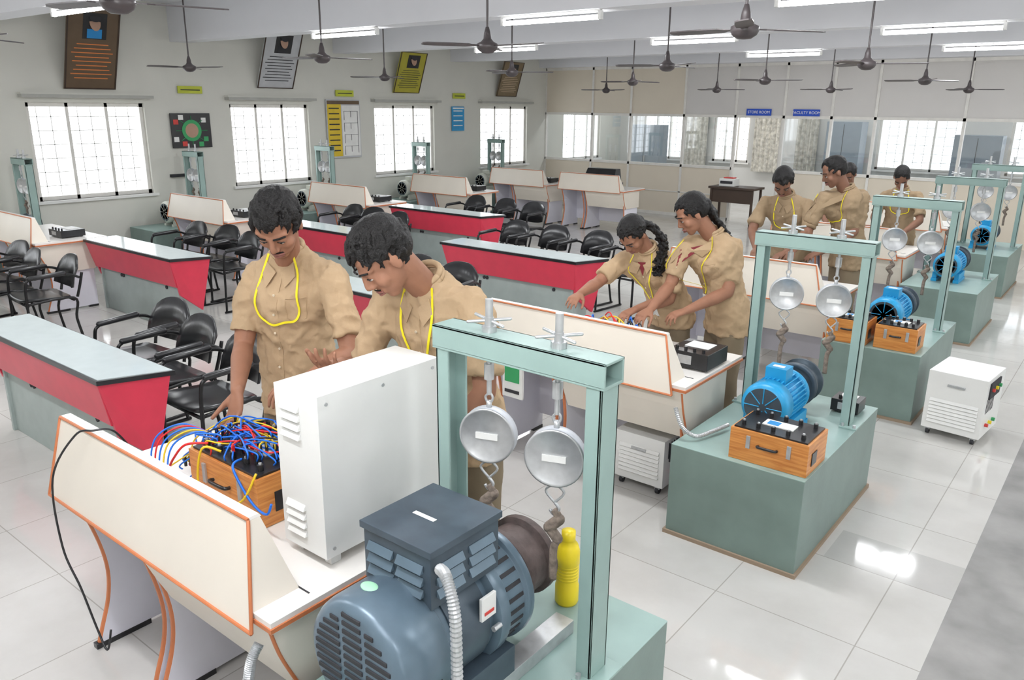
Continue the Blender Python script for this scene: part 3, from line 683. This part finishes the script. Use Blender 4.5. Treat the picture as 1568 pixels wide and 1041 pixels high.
def person(name,pel,nb,f,head,hF,sl,sr,el,er,wl,wr,hl,hr,S=1.1,skin=SKN,shirt=KH,vox=.0055,female=False,long=0,lan='U',seed=1):
    """el/er elbows, wl/wr wrists, hl/hr = (finger dir, palm normal, curl)"""
    rnd=random.Random(seed)
    pel,nb,head=V(pel),V(nb),V(head);f=V(f).normalized();sl,sr,el,er,wl,wr=[V(q) for q in (sl,sr,el,er,wl,wr)]
    E=D.objects.new(name,None);COL.objects.link(E)
    up=V((0,0,1));L=up.cross(f).normalized()
    sp=(nb-pel);spd=sp.normalized();F=L.cross(spd).normalized()
    if F.dot(f)<0: F=-F
    m=MB();g=.93 if female else 1
    rings=[(-.34,.176,.130,-.01),(-.12,.172,.128,-.01),(.1,.162,.120,0),(.34,.150*g,.114,.005),(.58,.162*g,.120,.008),(.76,.168*g,.114,0),(.90,.145*g,.090,-.008),(.98,.098*g,.074,-.010),(1.05,.062,.060,-.002)]
    R=[]
    for t,a,b,o in rings:
        base=pel+sp*t
        if t<0: base=pel+V((0,0,sp.length*t))
        ff=F if t>0 else f
        R.append(m.ring(base+ff*o*S,L*a*S,ff*b*S,28))
    m.loft(R,shirt)
    if female:
        for q in(-1,1): m.ell(pel+sp*.66+L*q*.068*S+F*.08*S,(.060*S,.052*S,.060*S),shirt)
    for s_,e_ in ((sl,el),(sr,er)):
        d=(e_-s_).normalized();si=s_+(nb-s_)*.12
        m.caps(nb-spd*.045*S+(s_-nb)*.2,si-V((0,0,.012)),.058*S,.052*S,shirt,n=16)
        m.caps(nb-spd*.15*S+(s_-nb)*.5,si+d*.04*S,.08*S,.056*S,shirt,n=16)
        c=s_+(e_-s_)*.80;a,b=m.frame(d)
        m.loft([m.ring(si-d*.02*S,a*.045*S,b*.045*S,18),m.ring(si+d*.02*S,a*.058*S,b*.058*S,18),m.ring(s_+(e_-s_)*.42,a*.058*S,b*.058*S,18),m.ring(c,a*.059*S,b*.059*S,18)],shirt)
    sh,sme=remesh(m,'shirt',max(vox*1.4,.0075),3,E,.036*S)
    bv=BVHTree.FromPolygons([v.co for v in sme.vertices],[p.vertices[:] for p in sme.polygons])
    def surf(u,v,off=.004):
        o=nb+L*u*S-spd*v*S+F*.5;h=bv.ray_cast(o,-F)
        return (h[0]+F*off) if h[0] else nb+L*u*S-spd*v*S+F*.1*S
    m=MB()
    for q in(-1,1):
        A,B,C,Dd=surf(q*.010,.045,.006),surf(q*.055,.012,.004),surf(q*.072,.055,.006),surf(q*.036,.095,.007)
        t=F*.005;m.hexa([A,B,C,Dd,A+t,B+t,C+t,Dd+t],shirt)
    nk=(spd*.75+(head-nb).normalized()*.45).normalized();Fn=L.cross(nk).normalized()
    if Fn.dot(F)<0: Fn=-Fn
    for dz,rr in ((.022,1.0),(.036,.96)):
        cr=[nb+nk*dz*S+(L*.059*rr*math.cos(t)+Fn*(.058*rr*math.sin(t)-.002))*S for t in [math.pi*2*k/24 for k in range(24)]]
        m.tube(cr+[cr[0]],.010*S,shirt,n=8,spl=1)
    for k in range(5): 
        c=surf(0,.12+.075*k,.002);m.cyl(c,c+F*.003,.005*S,BTN,n=10)
    pl=[surf(.014,.05+.03*k,.001) for k in range(16)];m.tube(pl,.0018,shirt,n=5,spl=1)
    P=[surf(.05+.07*k/6,.13,.001) for k in range(7)]+[surf(.12,.13+.08*k/6,.001) for k in range(1,7)]+[surf(.085,.225,.001)]+[surf(.05,.21-.08*k/6,.001) for k in range(7)]
    m.tube(P,.0018,shirt,n=5,spl=1)
    if female:
        A,B,C=surf(-.028,.03,.004),surf(.028,.03,.004),surf(0,.11,.004);t=F*.003
        m.hexa([A,B,C,C,A+t,B+t,C+t,C+t],MAR)
    m.obj('collar_and_placket',parent=E)
    if lan:
        m=MB()
        if lan=='U': path=[(.058,-.015),(.078,.05),(.092,.12),(.10,.18),(.085,.215),(.04,.225),(0,.235),(-.04,.225),(-.075,.20),(-.085,.14),(-.075,.06),(-.056,-.015)]
        else: path=[(.058,-.015),(.07,.06),(.055,.14),(.03,.22),(.012,.29),(.0,.33),(-.012,.29),(-.035,.2),(-.06,.12),(-.068,.05),(-.056,-.015)]
        pts=spline([surf(u,v,.007) for u,v in path],4)
        R=[]
        for i,p in enumerate(pts):
            d=(pts[min(i+1,len(pts)-1)]-pts[max(i-1,0)]).normalized();s2=d.cross(F).normalized();w=.0042*S
            R.append([p+s2*w,p+s2*w+F*.002,p-s2*w+F*.002,p-s2*w])
        m.loft(R,LAN,sm=False)
        if lan=='V':
            c=surf(0,.37,.010);m.hexa([c+L*a*S-spd*b*S+F*z for z in(0,.004) for a,b in((-.026,-.032),(.026,-.032),(.026,.04),(-.026,.04))],PAPER)
        m.obj('lanyard',parent=E)
    m=MB();hz=pel.z
    m.ell(pel-V((0,0,.10*S)),(.145*S,.105*S,.14*S),TR,Matrix(((L.x,f.x,0),(L.y,f.y,0),(0,0,1))))
    ank=[]
    for q in(-1,1):
        hp=pel+L*q*.08*S-V((0,0,.08*S));kn=V((hp.x,hp.y,0))+L*q*.02+f*.02+V((0,0,.5*hz));an=V((kn.x,kn.y,0))-f*.04+V((0,0,.07));ank.append(an)
        m.loft([m.ring(c,L*r*S,f*r*S,18) for c,r in ((hp,.082),(hp*.6+kn*.4,.08),(kn,.064),(kn*.5+an*.5,.062),(an,.056))],TR)
    remesh(m,'trousers',.012,2,E,.01)
    m=MB()
    for an in ank:
        b=V((an.x,an.y,0));M=Matrix(((L.x,f.x,0),(L.y,f.y,0),(0,0,1)))
        m.ell(b+f*.05+V((0,0,.042)),(.045*S,.13*S,.042),SHOE,M);m.ell(b-f*.03+V((0,0,.06)),(.04*S,.055*S,.058),SHOE,M)
    m.obj('shoes',parent=E)
    m=MB();hF=V(hF).normalized();hR=hF.cross(up).normalized();hU=hR.cross(hF).normalized()
    Mh=Matrix(((hR.x,hF.x,hU.x),(hR.y,hF.y,hU.y),(hR.z,hF.z,hU.z)))
    def H(x,y,z): return head+Mh@V((x,y,z))*S
    def he(c,r,mt): m.ell(H(*c),[q*S for q in r],mt,Mh)
    he((0,-.012,.03),(.075,.094,.083),skin);he((0,.02,-.025),(.061,.066,.078),skin);he((0,.036,-.06),(.05,.05,.045),skin);he((0,.055,-.094),(.026,.025,.02),skin)
    for q in(-1,1):
        he((q*.036,.052,-.03),(.026,.027,.028),skin);he((q*.075,-.008,-.012),(.008,.017,.030),skin);he((q*.01,.092,-.034),(.0095,.010,.008),skin)
        m.caps(H(q*.05,.060,.022),H(q*.014,.079,.018),.011*S,.011*S,skin,n=8)
        he((q*.031,.070,.001),(.0165,.0135,.0115),skin)
    m.caps(H(0,.082,.012),H(0,.101,-.026),.0085*S,.0125*S,skin,n=10);he((0,.078,-.062),(.026,.016,.018),skin)
    m.caps(nb-nk*.05*S+F*.008,H(0,-.02,-.05),.050*S,.050*S,skin,n=16)
    for s_,e_,w_,h_,sd in ((sl,el,wl,hl,-1),(sr,er,wr,hr,1)):
        c=s_+(e_-s_)*.55;m.caps(c,e_,.045*S,.038*S,skin,n=16)
        mid=e_+(w_-e_)*.3;m.caps(e_,mid,.037*S,.041*S,skin,n=16);m.caps(mid,w_,.041*S,.024*S,skin,n=16)
        hand(m,w_,V(h_[0]),V(h_[1]),S,sd,h_[2],skin)
    remesh(m,'skin_head_arms_hands',vox,2,E)
    m=MB()
    for q in(-1,1):
        m.ell(H(q*.031,.0755,-.003),(.0125*S,.009*S,.006*S),EYE,Mh);m.ell(H(q*.031,.0805,-.004),(.006*S,.005*S,.005*S),IRIS,Mh)
        m.tube([H(q*.044,.080,-.001),H(q*.031,.0865,.0035),H(q*.018,.083,-.001)],.0016*S,HAIR,n=5)
        m.tube([H(q*.052,.073,.022),H(q*.034,.0905,.030),H(q*.014,.0915,.024)],.0036*S,HAIR,n=6)
    m.tube([H(-.024,.083,-.062),H(-.01,.0935,-.058),H(0,.094,-.060),H(.01,.0935,-.058),H(.024,.083,-.062)],.0045*S,LIP,n=7)
    m.tube([H(-.02,.084,-.068),H(0,.0945,-.071),H(.02,.084,-.068)],.005*S,LIP,n=7)
    if not female: m.tube([H(-.024,.086,-.051),H(0,.096,-.047),H(.024,.086,-.051)],.0022*S,HAIR,n=6)
    m.obj('facial_features',parent=E)
    m=MB();m.ell(H(0,-.024,.046),[q*S for q in(.079,.093,.08)],HAIR,Mh);m.ell(H(0,-.045,.01),[q*S for q in(.073,.068,.07)],HAIR,Mh)
    k=0
    while k<(480 if vox<.007 else 150):
        a=rnd.uniform(0,2*math.pi);cz=rnd.uniform(-1,1);st=math.sqrt(1-cz*cz)
        x,y,z=.079*st*math.cos(a),-.012+.097*st*math.sin(a),.03+.088*cz
        lim=.074 if y>.05 else (.042 if y>.025 else (.008 if y>-.03 else -.052))
        if z<lim: continue
        k+=1
        fl=V((x*1.2,(.5 if not female else -.3)+rnd.uniform(-.5,.5),-.4 if abs(x)>.05 else rnd.uniform(-.2,.1)));nrm=V((x/.006,(y+.012)/.0095,(z-.03)/.0078)).normalized()
        fl=(fl-nrm*fl.dot(nrm)).normalized()
        p=V((x,y,z))+nrm*rnd.uniform(-.002,.009 if not female else .003);q=p+fl*rnd.uniform(.018,.036)-nrm*.003
        m.caps(H(*p),H(*q),rnd.uniform(.005,.008)*S,.003*S,HAIR,n=6,k=2)
    if female:
        bun=H(0,-.095,-.0);m.ell(bun,(.034*S,.034*S,.04*S),HAIR)
        bd=-F
        if long==1: P=[H(0,-.09,0),H(0,-.105,-.045),H(0,-.10,-.09),nb+bd*.085*S-spd*.03*S,nb+bd*.10*S-spd*.14*S,nb+bd*.11*S-spd*.22*S]
        else: P=[H(0,-.09,0),H(.0,-.11,-.06)+L*.04,nb+L*.10*S+bd*.05*S+spd*.05*S,nb+L*.12*S+F*.05*S-spd*.03*S,nb+L*.115*S+F*.10*S-spd*.10*S]
        P=spline(P,6)
        sprd=.02 if long==1 else .032
        for i in range(len(P)-1):
            r=(.02*(1-i/len(P))+.008)*S
            for j in range(7): m.caps(P[i]+V((rnd.uniform(-1,1),rnd.uniform(-1,1),0))*sprd,P[i+1]+V((rnd.uniform(-1,1),rnd.uniform(-1,1),0))*sprd,r*.6,r*.5,HAIR,n=8,k=2)
    remesh(m,'hair',.004 if vox<.007 else .009,0 if vox<.007 else 1,E)
    return E
dn=(0,0,-1)
person('student_man',(-2.88,2.07,.99),(-2.80,2.0,1.54),(.35,-.94,0),(-2.66,1.86,1.70),(.40,-.62,-.72),
 (-2.60,2.08,1.47),(-2.99,1.95,1.44),(-2.45,2.02,1.17),(-2.96,1.85,1.14),(-2.42,1.76,1.12),(-2.73,1.66,1.04),
 ((-.3,-.7,-.1),dn,.5),((.25,-.35,-.85),(.1,-.7,-.2),.35),S=1.12,lan='U',seed=2)
person('student_man',(-2.0,2.2,.99),(-2.0,2.02,1.53),(.1,-.98,0),(-2.0,1.81,1.655),(-.30,-.62,-.75),
 (-1.80,2.08,1.47),(-2.21,1.99,1.45),(-1.735,2.03,1.17),(-2.27,1.93,1.14),(-1.84,1.99,.98),(-2.17,1.74,1.25),
 ((-.6,-.2,-.7),(-.7,-.2,.3),.4),((.35,-.9,.25),(-.2,.3,.9),.45),S=1.12,lan='V',seed=7)
person('student_woman',(-2.36,4.66,.90),(-2.45,4.49,1.265),(-.25,-.95,0),(-2.49,4.34,1.385),(-.1,-.60,-.82),
 (-2.28,4.54,1.21),(-2.61,4.45,1.20),(-2.25,4.42,.99),(-2.66,4.22,1.07),(-2.36,4.2,.95),(-2.64,3.99,1.04),
 ((-.3,-.9,-.2),dn,.5),((.1,-.95,-.15),dn,.3),S=1.0,lan='V',female=True,long=2,seed=3,vox=.0065)
person('student_woman',(-1.98,4.70,.93),(-2.07,4.62,1.39),(-.6,-.8,0),(-2.17,4.49,1.53),(-.62,-.55,-.55),
 (-1.95,4.70,1.33),(-2.22,4.55,1.33),(-1.93,4.56,1.06),(-2.25,4.42,1.08),(-2.07,4.30,.97),(-2.25,4.18,.97),
 ((-.5,-.8,-.2),dn,.5),((-.2,-.9,-.3),dn,.5),S=1.03,lan='V',female=True,long=1,seed=4,vox=.0065)
person('student_man',(-2.5,7.25,.98),(-2.52,7.08,1.40),(0,-1,0),(-2.52,6.94,1.54),(.2,-.6,-.75),
 (-2.31,7.12,1.34),(-2.73,7.1,1.34),(-2.26,6.95,1.1),(-2.75,6.93,1.1),(-2.35,6.7,.97),(-2.6,6.68,.97),
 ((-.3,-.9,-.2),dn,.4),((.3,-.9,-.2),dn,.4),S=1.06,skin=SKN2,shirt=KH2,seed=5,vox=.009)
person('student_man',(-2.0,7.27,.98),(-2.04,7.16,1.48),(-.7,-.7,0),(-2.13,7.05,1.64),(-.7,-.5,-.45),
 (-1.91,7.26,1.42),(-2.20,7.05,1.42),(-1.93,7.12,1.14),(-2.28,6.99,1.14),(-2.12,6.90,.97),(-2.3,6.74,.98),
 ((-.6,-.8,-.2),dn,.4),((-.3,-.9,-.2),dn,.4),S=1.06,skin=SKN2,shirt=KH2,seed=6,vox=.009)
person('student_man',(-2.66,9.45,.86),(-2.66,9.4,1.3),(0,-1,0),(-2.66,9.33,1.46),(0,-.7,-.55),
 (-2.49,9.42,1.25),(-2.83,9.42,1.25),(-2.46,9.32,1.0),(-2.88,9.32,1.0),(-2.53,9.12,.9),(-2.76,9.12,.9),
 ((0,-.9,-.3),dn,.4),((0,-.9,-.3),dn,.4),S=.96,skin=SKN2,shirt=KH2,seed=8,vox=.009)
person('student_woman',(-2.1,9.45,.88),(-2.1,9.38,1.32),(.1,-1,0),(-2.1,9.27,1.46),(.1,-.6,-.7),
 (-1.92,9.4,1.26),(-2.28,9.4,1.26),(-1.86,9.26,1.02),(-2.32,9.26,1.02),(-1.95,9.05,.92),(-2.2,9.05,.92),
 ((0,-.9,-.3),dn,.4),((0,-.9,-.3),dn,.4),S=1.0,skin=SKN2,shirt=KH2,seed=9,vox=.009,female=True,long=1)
# ------------------------------------------------------------------ light & world
w=D.worlds.new('sky');bpy.context.scene.world=w;w.use_nodes=True
bg=w.node_tree.nodes['Background'];bg.inputs[0].default_value=(.93,.965,1,1);bg.inputs[1].default_value=3.4
# ------------------------------------------------------------------ camera
yaw,pit,roll=.671417559,.287388353,.0093686
fw=V((-math.sin(yaw)*math.cos(pit),math.cos(yaw)*math.cos(pit),-math.sin(pit)))
r0=V((math.cos(yaw),math.sin(yaw),0));u0=r0.cross(fw)
r=r0*math.cos(roll)+u0*math.sin(roll);u=-r0*math.sin(roll)+u0*math.cos(roll)
cd=D.cameras.new('camera');cam=D.objects.new('camera',cd);COL.objects.link(cam)
cam.matrix_world=Matrix(((r.x,u.x,-fw.x,0),(r.y,u.y,-fw.y,0),(r.z,u.z,-fw.z,2.15),(0,0,0,1)))
cd.sensor_width=36;cd.lens=36*1212.19/1568;cd.clip_start=.05
sc=bpy.context.scene;sc.camera=cam
sc.view_settings.view_transform='Standard';sc.view_settings.exposure=.05
